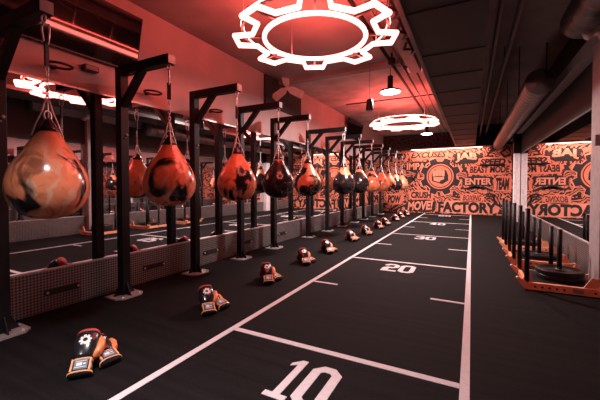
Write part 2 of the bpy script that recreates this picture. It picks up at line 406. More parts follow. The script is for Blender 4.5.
# ------------------------------------------------------------------ bag stands
def make_stand(armx):
    t = empty('bag_stand', (PX, 0, 0), 'x', 'bag stand', 'black steel bag stands along the mirror')
    L = armx-PX
    b = MB(); b.box(-0.038, 0.038, -0.038, 0.038, 0.012, 2.05); b.build('post', M['steel'], t, 0.004)
    b = MB(); b.box(0.038, L+0.03, -0.038, 0.038, 1.974, 2.05); b.build('arm', M['steel'], t, 0.004)
    b = MB(); b.box(L+0.03, L+0.036, -0.034, 0.034, 1.978, 2.046); b.build('end_cap', M['cap'], t)
    b = MB(); b.bar((0.03, 0, 1.71), (0.29, 0, 1.99), 0.053); b.build('brace', M['steel'], t)
    P = [(-0.08, -0.13), (0.08, -0.13), (0.125, -0.085), (0.125, 0.085), (0.08, 0.13), (-0.08, 0.13)]
    b = MB(); b.prism(P, 0, 0.012); b.build('base_plate', M['plate_steel'], t)
    for k, (dx, dy) in enumerate(((1, 0), (0, 1), (0, -1))):
        b = MB()
        if dx: f = lambda x, y, z: (0.04+x, z-0.004, 0.012+y)
        else: f = (lambda s: (lambda x, y, z: (z-0.004, s*(0.04+x), 0.012+y)))(dy)
        b.prism([(0, 0), (0.06, 0), (0, 0.11)], 0, 0.008, f); b.build('gusset', M['steel'], t)
    for dx, dy in ((0.095, -0.08), (0.095, 0.08), (-0.03, 0.105), (-0.03, -0.105)):
        b = MB(); b.lathe([(0.011, 0.012), (0.011, 0.02), (0.006, 0.022)], 8, (dx, dy, 0)); b.build('anchor_bolt', M['chrome'], t)
    b = MB(); b.tube([(L+0.022*cos(a), 0, 1.953+0.022*sin(a)) for a in [2*pi*i/14 for i in range(14)]], 0.005, 6, closed=True)
    b.build('eye_bolt', M['chrome'], t)
    b = MB(); b.lathe([(0.006, 0.04), (0.006, 0.05)], 8, (0, 0, 1.42), 'x'); b.lathe([(0.012, 0.04), (0.012, 0.047)], 10, (0, 0.015, 1.45), 'x'); b.build('bolt_head', M['cap'], t)
    return t
stand_protos = {}
for i, (y, bx) in enumerate(zip(PY, PY)):
    key = 0 if i < 5 else 1
    if key not in stand_protos:
        stand_protos[key] = make_stand(-2.18 if key == 0 else -2.065); c = stand_protos[key]
    else: c = copy_tree(stand_protos[key])
    c.location = (PX, y, 0)
    c['label'] = 'black steel heavy bag stand with diagonal brace, %s in the row from the camera' % ORD[i]

# ------------------------------------------------------------------ heavy bags (origin at the eye bolt)
def make_bag():
    t = empty('heavy_bag', (0, 0, 1.97), 'x', 'punching bag', 'teardrop heavy bags hanging in a row')
    z = lambda v: v-1.97
    prof = [(0.002, 0.822), (0.05, 0.824), (0.10, 0.835), (0.15, 0.865), (0.19, 0.915), (0.208, 0.965), (0.213, 1.01), (0.207, 1.06), (0.19, 1.115), (0.163, 1.165), (0.133, 1.21), (0.105, 1.252), (0.082, 1.29), (0.064, 1.325), (0.052, 1.345)]
    b = MB(); b.lathe([(r, z(h)) for r, h in prof], 48); b.build('shell', M['bag'], t, sub=1)
    b = MB(); b.lathe([(0.056, z(1.335)), (0.06, z(1.34)), (0.05, z(1.36)), (0.036, z(1.385)), (0.022, z(1.405)), (0.014, z(1.415))], 24); b.build('cap', M['glove_black'], t)
    b = MB(); b.tube([(0.028*cos(a), 0, z(1.43)+0.028*sin(a)) for a in [2*pi*i/16 for i in range(16)]], 0.005, 6, closed=True); b.build('ring', M['chrome'], t)
    for k in range(3):
        a = 2*pi*k/3+0.6
        b = MB(); b.tube([(0.008*cos(a), 0.008*sin(a), z(1.53)), (0.03*cos(a), 0.03*sin(a), z(1.45)), (0.062*cos(a), 0.062*sin(a), z(1.375)), (0.085*cos(a), 0.085*sin(a), z(1.305))], 0.0045, 6); b.build('cord', M['chrome'], t)
    b = MB()
    zz = 1.70; k = 0
    while zz > 1.53:
        P = []
        for i in range(12):
            a = 2*pi*i/12; u, w = 0.009*cos(a), 0.019*sin(a)
            P.append((u, 0, z(zz)+w) if k % 2 else (0, u, z(zz)+w))
        b.tube(P, 0.0035, 5, closed=True); zz -= 0.028; k += 1
    b.build('chain', M['chrome'], t)
    b = MB(); b.box(-0.016, 0.016, -0.005, 0.005, z(1.72), z(1.86)); b.build('strap', M['webbing'], t, 0.003)
    b = MB(); b.tube([(0, 0.010, z(1.965)), (0, 0.026, z(1.955)), (0, 0.027, z(1.93)), (0, 0.016, z(1.86)), (0, 0.008, z(1.845)), (0, -0.006, z(1.845)), (0, -0.014, z(1.86)), (0, -0.021, z(1.93)), (0, -0.018, z(1.958))], 0.0055, 6, closed=True); b.build('carabiner', M['chrome'], t)
    return t
BAGS = [  # colour offset x, y, amount of black, look
    (0.43, 0.11, 0.075, 'mostly orange teardrop heavy bag with cream scribbles, closest to the camera'),
    (0.55, 0.22, 0.035, 'orange teardrop heavy bag with cream scribbles and black side, second from the camera'),
    (0.31, 0.77, 0.14, 'orange topped black teardrop heavy bag, third from the camera'),
    (0.83, 0.12, 0.32, 'nearly all black teardrop heavy bag, fourth from the camera'),
    (0.47, 0.93, 0.14, 'orange teardrop heavy bag with black lower half, fifth from the camera'),
    (0.21, 0.58, 0.26, 'mostly black teardrop heavy bag, sixth from the camera'),
    (0.69, 0.35, 0.2, 'black and orange teardrop heavy bag, seventh from the camera'),
    (0.05, 0.88, 0.14, 'orange and black teardrop heavy bag, eighth from the camera'),
    (0.92, 0.66, 0.1, 'orange teardrop heavy bag with dark marks, ninth from the camera'),
    (0.38, 0.07, 0.1, 'orange teardrop heavy bag with dark marks, tenth from the camera'),
    (0.74, 0.52, 0.17, 'black and orange teardrop heavy bag, eleventh from the camera'),
    (0.17, 0.25, 0.06, 'mostly orange teardrop heavy bag, last in the row before the mural')]
bag0 = None
for i, (y, bx, (ox, oy, bk, lab)) in enumerate(zip(PY, PY, BAGS)):
    c = make_bag() if bag0 is None else copy_tree(bag0)
    if bag0 is None: bag0 = c
    c.location = (-2.18 if i < 5 else -2.065, y+(0.012 if i == 0 else 0), 1.933); c['label'] = lab
    c.scale = (0.962, 0.962, 0.985 if i == 0 else 0.962)
    c.rotation_euler = (0, 0, random.uniform(0, 6.28))
    for ch in c.children:
        if ch.name.startswith('shell'): ch.color = (ox, oy, bk, 1)

# ------------------------------------------------------------------ boxing gloves
def sring(y, hx, hz, zc, xc=0.0, n=20, p=2.6):
    R = []
    for j in range(n):
        a = 2*pi*j/n; ca, sa = cos(a), sin(a)
        R.append((xc+hx*math.copysign(abs(ca)**(2/p), ca), y, zc+hz*math.copysign(abs(sa)**(2/p), sa)))
    return R
def make_glove():
    """Lies palm down, cuff at y=0, knuckles at +y, thumb at +x."""
    t = empty('boxing_glove', (0, 0, 0), 'x', 'boxing glove', 'pairs of boxing gloves laid beside the sideline')
    b = MB()
    b.loft([sring(0.085, 0.046, 0.033, 0.040), sring(0.105, 0.052, 0.040, 0.047), sring(0.14, 0.062, 0.050, 0.056), sring(0.18, 0.067, 0.057, 0.064), sring(0.22, 0.067, 0.060, 0.068), sring(0.25, 0.062, 0.058, 0.066), sring(0.272, 0.050, 0.046, 0.058), sring(0.284, 0.030, 0.026, 0.050)])
    b.build('fist', M['glove_black'], t)
    b = MB()      # orange back panel over the knuckles
    b.loft([sring(0.238, 0.0655, 0.0600, 0.0685), sring(0.254, 0.0625, 0.0585, 0.0675), sring(0.275, 0.050, 0.047, 0.060), sring(0.288, 0.031, 0.028, 0.052)]); b.build('knuckle_panel', M['glove_red'], t)
    b = MB()
    b.loft([sring(0.10, 0.014, 0.018, 0.045, 0.052), sring(0.125, 0.022, 0.026, 0.050, 0.066), sring(0.165, 0.025, 0.030, 0.056, 0.076), sring(0.205, 0.023, 0.027, 0.060, 0.074), sring(0.228, 0.013, 0.016, 0.058, 0.068)])
    b.build('thumb', M['glove_orange'], t)
    b = MB()
    b.loft([sring(0.0, 0.062, 0.027, 0.028), sring(0.012, 0.063, 0.028, 0.029), sring(0.05, 0.058, 0.031, 0.033), sring(0.088, 0.050, 0.034, 0.038)])
    cuff = b.build('cuff', M['glove_black'], t)
    for (y0, y1, hx, hz, zc) in ((0.004, 0.012, 0.065, 0.0295, 0.0295), (0.078, 0.089, 0.0535, 0.036, 0.0375)):
        b = MB(); b.loft([sring(y0, hx, hz, zc), sring(y1, hx-0.001, hz, zc)]); b.build('trim_band', M['glove_gold'], cuff)
    for s in (-1, 1):
        b = MB(); b.prism([(0.012, 0.045), (0.078, 0.055), (0.078, 0.0745), (0.012, 0.0585)], s*0.046-0.005, s*0.046+0.005, lambda x, y, z: (z, x, y)); b.build('trim_band', M['glove_gold'], cuff)
    b = MB(); b.prism([(0.018, 0.048), (0.072, 0.058), (0.072, 0.0745), (0.018, 0.0615)], -0.034, 0.034, lambda x, y, z: (z, x, y)); lb = b.build('label_patch', M['glove_blue'], cuff)
    b = MB(); fn = lambda x, y, z: (x, y, 0.0745+z)
    b.box(-0.022, 0.006, 0.037, 0.054, 0.0745, 0.0755); b.box(0.011, 0.026, 0.042, 0.049, 0.0745, 0.0755); b.box(-0.028, 0.028, 0.027, 0.030, 0.0745, 0.0755); b.box(-0.028, 0.028, 0.061, 0.064, 0.0745, 0.0755)
    b.xf(Matrix.Translation((0, 0.072, 0.0745)) @ Matrix.Rotation(atan(0.013/0.054), 4, 'X') @ Matrix.Translation((0, -0.072, -0.0745)))
    b.build('print', M['glove_white'], lb)
    b = MB()      # gear emblem lying on the back of the hand
    fn = lambda x, y, z: (x, 0.175+y*0.99, 0.1135+z+y*0.16-0.9*x*x*5)
    P = gear_poly(0.034, 0.025, 8, 0.2, 0.2, 0.3); I = []
    for k, (x_, y_) in enumerate(P): a = atan2(y_, x_); I.append((0.013*cos(a), 0.013*sin(a)))
    b.ringprism(P, I, 0, 0.008, fn); b.build('gear_emblem', M['glove_white'], t)
    return t
GX = [85, 205, 273, 310, 332, 357.5, 369, 382, 389, 398, 404, 409]
GY = [0.935, 1.86, 2.72, 3.60, 4.36, 5.52, 6.33, 7.38, 8.12, 9.2, 10.1, 11.0]
glove0 = None
for i, y in enumerate(GY):
    jx = [0.03, 0.04, 0.02, 0, 0.01, -0.01, 0.02, 0, 0, 0.01, 0, 0][i]; r1 = random.uniform(-0.12, 0.12)
    bx_ = -1.90+jx
    which = 'closest to the camera' if i == 0 else '%s from the camera' % ORD[i] if i < 11 else 'last before the mural'
    for k in range(2):
        c = make_glove() if glove0 is None else copy_tree(glove0)
        if glove0 is None: glove0 = c; c.scale = (0.9, 0.9, 0.9)
        if k == 0:
            c.location = (bx_+0.095, y+0.01, 0.0); c.rotation_euler = (radians(23), 0, radians(48)+r1)
            c['label'] = 'boxing glove showing its white gear emblem, in the pair %s' % which
        else:
            c.location = (bx_+0.12, y+0.16, 0.0); c.rotation_euler = (0, 0, radians(80)+r1*0.6)
            c['label'] = 'boxing glove lying behind its partner in the pair %s' % which

# ------------------------------------------------------------------ neon gears
def make_neon():
    t = empty('neon_gear_light', (0, 0, 0), 'x', 'neon light', 'gear shaped neon lights hung from the ceiling')
    ph = atan2(-2.67, 1.26)
    b = MB(); b.tube([(x, y, 0) for x, y in gear_poly(0.685, 0.535, 8, ph)], 0.0185, 8, closed=True, smooth=True); b.build('gear_tube', M['neon'], t)
    b = MB(); b.tube([(x, y, 0) for x, y in circ(0.435, 48)], 0.0185, 8, closed=True); b.build('ring_tube', M['neon'], t)
    b = MB(); b.tube([(x, y, 0.05) for x, y in circ(0.62, 48)], 0.014, 6, closed=True)
    for k in range(8):
        a = ph+2*pi*k/8; b.bar((0.435*cos(a), 0.435*sin(a), 0.03), (0.685*cos(a), 0.685*sin(a), 0.03), 0.015)
    b.build('carrier_frame', M['tv_frame'], t)
    b = MB(); b.ringprism(circ(0.634, 48), circ(0.606, 48), 0.066, 0.070); b.build('added_uplight_strip', M['added_uplight'], t)  # added emitter hidden on top of the frame to redden the ceiling
    for k in range(4):
        a = ph+pi/8+pi*k/2
        b = MB(); b.tube([(0.62*cos(a), 0.62*sin(a), 0.05), (0.62*cos(a), 0.62*sin(a), 0.535)], 0.003, 5); b.build('hanging_wire', M['pipe_pale'], t)
    return t
n1 = make_neon(); n1.location = (-1.22, 2.60, 2.265); n1['label'] = 'red neon gear shaped light hanging above the turf lane near the camera'
n2 = copy_tree(n1); n2.location = (-1.28, 7.15, 2.275); n2['label'] = 'red neon gear shaped light hanging farther down the lane towards the mural'

# ------------------------------------------------------------------ high bay lamps
def make_lamp():
    t = empty('high_bay_lamp', (0, 0, 0), 'x', 'ceiling lamp', 'round white lamps hung over the lane')
    b = MB(); b.lathe([(0.15, 0.0), (0.16, 0.006), (0.16, 0.022), (0.12, 0.036), (0.06, 0.046)], 32); b.build('housing', M['rubber'], t)
    b = MB(); b.lathe([(0.143, -0.008), (0.147, -0.001), (0.147, 0.001)], 32); b.build('lens', M['lamp'], t)
    b = MB(); b.lathe([(0.042, 0.046), (0.042, 0.24), (0.03, 0.25)], 20); b.build('driver', M['rubber'], t)
    b = MB(); b.tube([(0, 0, 0.13), (0, 0, 0.385)], 0.006, 6); b.build('hanger', M['pipe'], t)
    return t
l1 = make_lamp(); l1.location = (-1.14, 5.2, 2.45); l1['label'] = 'round white high bay lamp hanging between the two neon gears'
l2 = copy_tree(l1); l2.location = (-1.14, 9.9, 2.45); l2['label'] = 'round white high bay lamp hanging between the far neon gear and the mural'

# pendant speaker
t = empty('pendant_speaker', (-1.33, 4.72, 2.17), 'small black pendant speaker hanging on a wire beside the high bay lamp', 'speaker')
b = MB(); b.lathe([(0.035, -0.09), (0.052, -0.085), (0.056, -0.07), (0.045, 0.06), (0.035, 0.08), (0.012, 0.088)], 24); b.build('body', M['rubber'], t)
b = MB(); b.lathe([(0.034, -0.095), (0.05, -0.088), (0.05, -0.0845)], 24); b.build('speaker_grille', M['cap'], t)
b = MB(); b.tube([(0, 0, 0.085), (0, 0, 0.58)], 0.003, 5); b.build('hanging_wire', M['pipe'], t)

# ------------------------------------------------------------------ ceiling services
def pipe(name, x, z, r, y0, y1, label, cat, mm):
    b = MB(); b.tube([(x, y0, z), (x, y1, z)], r, 10); o = tag(b.build(name, mm), label, cat)
    if x > 0:
        for k in range(4):
            b = MB(); yy = 2.6+3.0*k; b.tube([(x, yy, z), (x, yy, 3.0)], 0.006, 5); b.build('hanger_rod', M['steel'], o)
    return o
pipe('conduit_pipe', -0.60, 2.70, 0.018, 0.5, 12.4, 'thin ceiling conduit running beside the black soffit', 'pipe', M['pipe_pale'])
pipe('conduit_pipe', -0.76, 2.72, 0.014, 2.2, 12.4, 'thin ceiling conduit, second from the black soffit', 'pipe', M['pipe'])
pipe('conduit_pipe', -0.90, 2.72, 0.014, 2.2, 12.4, 'thin ceiling conduit, third from the black soffit', 'pipe', M['pipe'])
pipe('conduit_pipe', -1.02, 2.72, 0.022, 2.4, 9.0, 'dark ceiling pipe, fourth from the black soffit', 'pipe', M['steel'])
b = MB(); b.box(-0.80, -0.66, 1.4, 5.0, 2.62, 2.66); b.box(-0.80, -0.785, 1.4, 5.0, 2.66, 2.70); b.box(-0.675, -0.66, 1.4, 5.0, 2.66, 2.70)
tag(b.build('cable_tray', M['pipe']), 'shallow metal cable tray under the ceiling beside the near neon gear', 'cable tray')
b = MB()
b.tube([(-2.4, 6.7, 2.72), (-0.5, 6.7, 2.72)], 0.012, 8); tag(b.build('cross_rod', M['steel']), 'thin dark rod crossing the slab between lamp and far gear', 'rod')
b = MB(); b.box(-0.92, -0.66, 5.1, 5.32, 2.74, 2.84); j = b.build('junction_box', M['pipe'], None, 0.006); tag(j, 'grey junction box on the ceiling beside the first high bay lamp', 'junction box')
b = MB(); b.box(-0.93, -0.65, 5.09, 5.33, 2.735, 2.75); b.build('cover', M['pipe_pale'], j)
t = empty('cable_bundle', (-0.62, 3.2, 2.55), 'loose dark cables looping under the ceiling beside the black soffit', 'cables')
for k in range(4):
    b = MB(); y0 = -0.9+0.5*k
    b.tube([(0.0, y0, 0.15), (-0.03-0.02*k, y0+0.15, 0.02), (0.03, y0+0.32, 0.0+0.02*k), (-0.08, y0+0.5, 0.08), (-0.05, y0+0.7, 0.15)], 0.014, 6); b.build('cable', M['rubber'], t)
t = empty('beam_clamp', (-0.98, 4.55, 2.68), 'dark round clamp holding the pipes above the high bay lamp', 'clamp')
b = MB(); b.lathe([(0.02, -0.05), (0.05, -0.03), (0.05, 0.03), (0.02, 0.05)], 14); b.build('body', M['steel'], t)
b = MB(); b.tube([(0, 0, 0.04), (0, 0, 0.115)], 0.012, 6); b.build('rod', M['steel'], t)

def make_duct(name, x, z, r, y0, y1, label):
    t = empty(name, (x, y0, z), label, 'duct')
    prof = [(r*0.98, 0.0)]; y = 0.0
    L = y1-y0
    while y < L:
        prof += [(r, y+0.02), (r, y+0.10), (r*1.035, y+0.115), (r*1.035, y+0.135), (r, y+0.15)]; y += 0.16
    b = MB(); b.lathe([(q, min(h, L)) for q, h in prof], 32, (0, 0, 0), 'y'); b.build('pipe_shell', M['duct'], t)
    b = MB(); b.lathe([(r*1.05, -0.012), (r*1.05, 0.02)], 32, (0, 0, 0), 'y'); b.build('end_cap', M['duct'], t)
    for yy in ([0.6+1.8*k for k in range(int(L/1.8))] or [L*0.5]):
        b = MB(); b.tube([(-r*1.04, yy, 0), (-r*1.04, yy, 3.0-z)], 0.008, 5); b.tube([(r*1.04, yy, 0), (r*1.04, yy, 3.0-z)], 0.008, 5); b.build('hanger_rod', M['steel'], t)
    return t
make_duct('spiral_duct', 0.755, 2.31, 0.155, 5.12, 12.45, 'round spiral duct with a closed end running towards the mural')
make_duct('spiral_duct', 0.97, 2.66, 0.17, 0.8, 4.3, 'round spiral duct above the near pillar')
b = MB(); b.box(1.04, 1.165, 3.0, 12.45, 2.36, 2.49); tag(b.build('wall_beam', M['pillar']), 'long painted beam along the wall above the mirror beside the ducts', 'beam')
pipe('conduit_pipe', 0.22, 2.62, 0.025, 1.0, 12.4, 'dark ceiling pipe in the gap beside the spiral duct', 'pipe', M['pipe'])
pipe('conduit_pipe', 0.40, 2.72, 0.03, 1.0, 12.4, 'dark ceiling pipe above the closed end of the spiral duct', 'pipe', M['pipe'])

# ------------------------------------------------------------------ pillars
b = MB(); b.box(1.05, 1.15, 3.95, 4.25, 0, 3.0); p = struct(b.build('pillar', M['pillar'], None, 0.008)); p['label'] = 'grey square pillar beside the sleds'
b = MB(); b.box(1.01, 1.15, 10.5, 10.75, 0, 3.0); p = struct(b.build('pillar_white', M['pillar_white'], None, 0.008)); p['label'] = 'white square pillar in front of the mural'
b = MB(); b.box(0.995, 1.152, 10.485, 10.765, 1.85, 2.98); b.build('dark_wrap', M['steel'], p)
t = empty('conduit_run', (1.045, 3.94, 0), 'thin pale conduit running down the near pillar to its switch box', 'conduit')
b = MB(); b.tube([(0, 0, 1.46), (0, 0, 2.34), (0.015, 0.004, 2.40)], 0.010, 8); b.build('pipe', M['pipe_pale'], t)
b = MB(); b.box(-0.05, 0.045, -0.035, 0.009, 1.36, 1.46); bx2 = b.build('switch_box', M['cap'], t, 0.004)
b = MB(); b.box(-0.012, 0.012, -0.041, -0.035, 1.39, 1.43); b.build('switch', M['pipe_pale'], bx2)
t = empty('emergency_light', (0.96, 3.90, 2.37), 'small twin head emergency light at the top of the near pillar', 'emergency light')
b = MB(); b.box(-0.01, 0.20, -0.03, 0.049, -0.005, 0.065); b.build('body', M['fan_blade'], t, 0.01)
for s in (0, 1):
    b = MB(); b.lathe([(0.012, 0.05), (0.03, 0.03), (0.04, 0.0), (0.042, -0.03), (0.036, -0.035)], 16); b.xf(Matrix.Translation((-0.035+s*0.10, -0.035, -0.005-0.015*s)) @ Matrix.Rotation(radians(55-80*s), 4, 'Y')); b.build('lamp_head', M['fan_blade'], t)

# ------------------------------------------------------------------ left wall: screens, rings, fan
def make_tv(L, Hh):
    t = empty('television', (0, 0, 0), 'x', 'television')
    b = MB(); b.box(0.0, 0.03, -L/2, L/2, -Hh/2, Hh/2); b.build('casing', M['tv_frame'], t, 0.004)
    b = MB(); b.box(0.03, 0.032, -L/2+0.012, L/2-0.012, -Hh/2+0.016, Hh/2-0.012); b.build('screen', M['tv'], t)
    b = MB(); b.box(-0.046, 0.0, -0.12, 0.12, -0.07, 0.07); b.build('wall_bracket', M['steel'], t)
    return t
t = make_tv(1.30, 0.52); t.location = (-2.925, 1.49, 2.36); t.rotation_euler = (0, radians(11.5), 0)
t['label'] = 'large dark television tilted down above the mirror, reflecting the near neon gear'
t2 = make_tv(1.25, 0.5); t2.location = (-2.925, 8.85, 2.53); t2.rotation_euler = (0, radians(11.5), 0)
t2['label'] = 'dark television on the wall beyond the fan, near the far neon gear'
t = empty('soundbar', (XL, 1.70, 1.99), 'small dark box speaker on the wall under the large television', 'speaker')
b = MB(); b.box(0, 0.06, -0.06, 0.06, 0, 0.05); b.build('body', M['tv_frame'], t, 0.004)
b = MB(); b.box(0.06, 0.063, -0.05, 0.05, 0.008, 0.042); b.build('speaker_grille', M['cap'], t)
rk = None
for i, y in enumerate((1.42, 2.27, 3.2)):
    lab = 'black ring bracket on the wall above the mirror, %s from the camera' % ORD[i]
    if rk is None:
        rk = empty('ring_bracket', (XL, y, 1.94), lab, 'ring bracket', 'black ring brackets above the mirror')
        b = MB(); b.tube([(0.11+0.07*cos(a), 0.085*sin(a), 0) for a in [2*pi*k/24 for k in range(24)]], 0.010, 8, closed=True); b.build('ring', M['rubber'], rk)
        b = MB(); b.box(0, 0.045, -0.012, 0.012, -0.012, 0.012); b.build('bracket', M['steel'], rk)
    else:
        c = copy_tree(rk); c.location = (XL, y, 1.94); c['label'] = lab
t = empty('wall_fan', (XL, 5.0, 2.57), 'three bladed fan on a black panel high on the wall above the bags', 'fan')
b = MB(); b.box(0, 0.035, -0.56, 0.68, -0.27, 0.22); b.build('mounting_panel', M['wall_dark'], t)
b = MB(); b.tube([(0.03, -0.16, 0.06), (0.17, -0.16, 0.06)], 0.018, 8); b.build('bracket', M['steel'], t)
HEAD = Matrix.Translation((0.19, -0.16, 0.06)) @ Matrix.Rotation(radians(-48), 4, 'Z')
b = MB(); b.lathe([(0.05, -0.06), (0.055, -0.04), (0.055, 0.02), (0.03, 0.035)], 16, (0, 0, 0), 'x'); b.xf(HEAD); b.build('motor', M['steel'], t)
for k in range(3):
    R = HEAD @ Matrix.Translation((0.05, 0, 0)) @ Matrix.Rotation(radians(10-120*k), 4, 'X') @ Matrix.Rotation(radians(15), 4, 'Z')
    b = MB(); b.prism([(-0.025, 0.02), (0.025, 0.02), (0.062, 0.08), (0.070, 0.27), (0.058, 0.30), (-0.058, 0.30), (-0.070, 0.27), (-0.062, 0.08)], -0.005, 0.005, lambda x, y, z: (z, x, y))
    b.xf(R); b.build('blade', M['fan_blade'], t)
b = MB(); b.lathe([(0.035, 0.035), (0.035, 0.065), (0.012, 0.075)], 16, (0, 0, 0), 'x'); b.xf(HEAD); b.build('hub', M['fan_blade'], t)
t = empty('security_camera', (XL, 5.68, 2.33), 'small pale security camera on the wall beside the fan', 'camera')
b = MB(); b.lathe([(0.05, 0.0), (0.05, 0.03), (0.03, 0.035)], 16, (0, 0, 0), 'x'); b.build('base', M['pillar_white'], t)
b = MB(); b.lathe([(0.04, 0.03), (0.045, 0.045), (0.035, 0.075), (0.012, 0.085)], 16, (0, 0, 0), 'x'); b.build('dome', M['cap'], t)

# ------------------------------------------------------------------ mural
YM = YB-0.012
mu = MB(); mu.box(XL+0.03, XR-0.03, YM, YM+0.008, 0.0, 2.26); mural = mu.build('mural', M['mural'])
tag(mural, 'orange and black graffiti mural covering the end wall', 'mural')
mu = MB(); mu.box(XL+0.03, -0.51, YM, YM+0.008, 2.30, 2.80); o = mu.build('upper_panel', M['mural_shaded'], mural)  # upper part of the graffiti, its shade put into the colour
def wf(off): return lambda x, y, z: (x, YM-off-z, y)
def blob(x0, x1, z0, z1, off, mm, name='backing', n=26, j=0.10):
    cx, cz = (x0+x1)/2, (z0+z1)/2; P = []
    for i in range(n):
        a = 2*pi*i/n; k = 1+random.uniform(-j, j); ca, sa = cos(a), sin(a)
        P.append((cx+(x1-x0)/2*k*math.copysign(abs(ca)**0.5, ca), cz+(z1-z0)/2*k*math.copysign(abs(sa)**0.5, sa)))
    b = MB(); b.prism(P, 0, 0.003, wf(off)); return b.build(name, mm, mural)
def word(txt, x0, x1, z0, z1, dark=True, bold=0.03, shear=0.0, arc=0.0, slope=0.0, back=True):
    if back: blob(x0-0.07, x1+0.07, z0-0.05, z1+0.05, 0.0, M['mural_orange'] if dark else M['mural_black'])
    b = MB(); add_text(b, txt, x0, x1, z0, z1, wf(0.003), 0.003, bold, shear, arc, slope)
    o = b.build('lettering', M['mural_black'] if dark else M['mural_pale'], mural); o['label'] = 'painted word %s' % txt; return o
word('EXCUSES', -1.98, -0.78, 1.97, 2.19, True, 0.04, 0.3)
word('NO', -2.55, -2.15, 1.92, 2.17, True, 0.05, 0.2)
word('IMPACT', -2.12, -1.10, 1.55, 1.80, False, 0.03)
word('JAB', -0.50, 0.15, 1.76, 2.06, False, 0.05, 0.0, 0.05)
word('SPEED', 0.24, 0.97, 1.66, 1.87, True, 0.05, 0.15)
word('BEAST MODE', -0.06, 1.08, 1.40, 1.63, True, 0.04, 0.1)
word('ENTER', -0.20, 0.58, 1.01, 1.23, False, 0.035)
word('TEAM', 0.70, 1.08, 0.84, 1.24, True, 0.06, 0.2)
word('BOXING', -0.27, 0.30, 0.47, 0.66, True, 0.02, 0.3)
word('CRUSH', -1.96, -1.27, 0.52, 0.76, True, 0.05, 0.1)
word('MOVE!', -2.08, -1.22, 0.09, 0.42, False, 0.04, 0.15, 0.0, 0.06)
word('POW', -2.80, -2.32, 0.32, 0.62, True, 0.06, 0.1)
word('FIGHT', -2.82, -2.25, 1.0, 1.3, True, 0.05, 0.2)
o = blob(-1.10, 0.80, 0.02, 0.45, 0.0, M['mural_pale'], j=0.03)
word('FACTORY', -1.04, 0.74, 0.05, 0.42, True, 0.055, 0, 0, 0, False)
# arrows and arcs
def stroke(pts, w, mm, name='paint_stroke', off=0.004):
    L, R = [], []; N = len(pts)
    for i, (x, z) in enumerate(pts):
        dx = pts[min(i+1, N-1)][0]-pts[max(i-1, 0)][0]; dz = pts[min(i+1, N-1)][1]-pts[max(i-1, 0)][1]; d = math.hypot(dx, dz)
        k = w*(0.35+0.65*sin(pi*(i+0.5)/N)); L.append((x-dz/d*k, z+dx/d*k)); R.append((x+dz/d*k, z-dx/d*k))
    b = MB(); vs = []; fs = []
    for i in range(N): vs += [wf(off)(*L[i], 0.003), wf(off)(*R[i], 0.003)]
    for i in range(N-1): fs.append((2*i, 2*i+1, 2*i+3, 2*i+2))
    b._add(vs, fs); return b.build(name, mm, mural)
def arcp(cx, cz, r, a0, a1, n=14, ry=None): return [(cx+r*cos(radians(a0+(a1-a0)*i/n)), cz+(ry or r)*sin(radians(a0+(a1-a0)*i/n))) for i in range(n+1)]
for r in (0.10, 0.17, 0.25): stroke(arcp(0.52, 0.46, r, 10, 140), 0.028, M['mural_black'])
stroke(arcp(0.10, 0.62, 0.55, 60, 125, 14, 0.30), 0.035, M['mural_black']); stroke(arcp(0.9, 0.55, 0.25, 150, 290), 0.035, M['mural_black'])
stroke([(0.78, 2.2), (0.55, 2.12), (0.45, 1.98), (0.62, 1.93)], 0.04, M['mural_black']); stroke([(1.0, 2.2), (0.82, 2.05), (0.95, 1.92), (1.1, 2.0)], 0.04, M['mural_black'])
stroke([(-2.75, 0.05), (-2.55, 0.18), (-2.4, 0.27)], 0.04, M['mural_black']); stroke([(-2.6, 0.04), (-2.4, 0.15), (-2.2, 0.25)], 0.035, M['mural_black'])
stroke([(-0.15, 0.85), (0.1, 0.92), (0.4, 0.90), (0.62, 0.80)], 0.045, M['mural_black']); stroke([(-2.2, 0.95), (-2.0, 1.1), (-1.8, 1.3), (-1.75, 1.45)], 0.05, M['mural_black'])
stroke([(-2.3, 1.4), (-2.1, 1.25), (-1.95, 1.3), (-1.8, 1.1)], 0.04, M['mural_black'])
# gear emblem with a clenched fist
ec = (-0.99, 1.30)
sh = lambda P: [(ec[0]+x, ec[1]+z) for x, z in P]
b = MB(); b.prism(sh(gear_poly(0.70, 0.555, 8, pi/8, 0.17, 0.25)), 0, 0.003, wf(0.0025)); b.build('emblem_glow', M['mural_pale'], mural)
b = MB(); b.prism(sh(gear_poly(0.66, 0.53, 8, pi/8, 0.16, 0.24)), 0, 0.003, wf(0.005)); g = b.build('gear_emblem', M['mural_black'], mural); g['label'] = 'black gear emblem with a fist'
b = MB(); b.ringprism(sh(circ(0.44, 40)), sh(circ(0.40, 40)), 0, 0.003, wf(0.008)); b.build('emblem_ring', M['mural_orange'], g)
b = MB(); b.prism(sh(circ(0.37, 40)), 0, 0.003, wf(0.008)); b.build('emblem_disc', M['mural_orange'], g)
b = MB(); b.prism(sh([(-0.26, -0.16), (0.08, -0.27), (0.27, -0.14), (0.26, 0.05), (0.20, 0.22), (-0.20, 0.24), (-0.27, 0.08)]), 0, 0.003, wf(0.011)); b.build('fist_outline', M['mural_black'], g)
b = MB()
for k in range(4): b.prism(sh([(x-0.235+0.098*k, z+0.02*sin(k)) for x, z in ((0, 0.0), (0.085, 0.0), (0.09, 0.19), (0.07, 0.215), (0.015, 0.215), (-0.005, 0.19))]), 0, 0.003, wf(0.014))
b.prism(sh([(-0.22, -0.02), (0.12, -0.02), (0.14, -0.09), (0.02, -0.14), (-0.02, -0.20), (-0.20, -0.14)]), 0, 0.003, wf(0.014))
b.build('fist', M['mural_pale'], g)
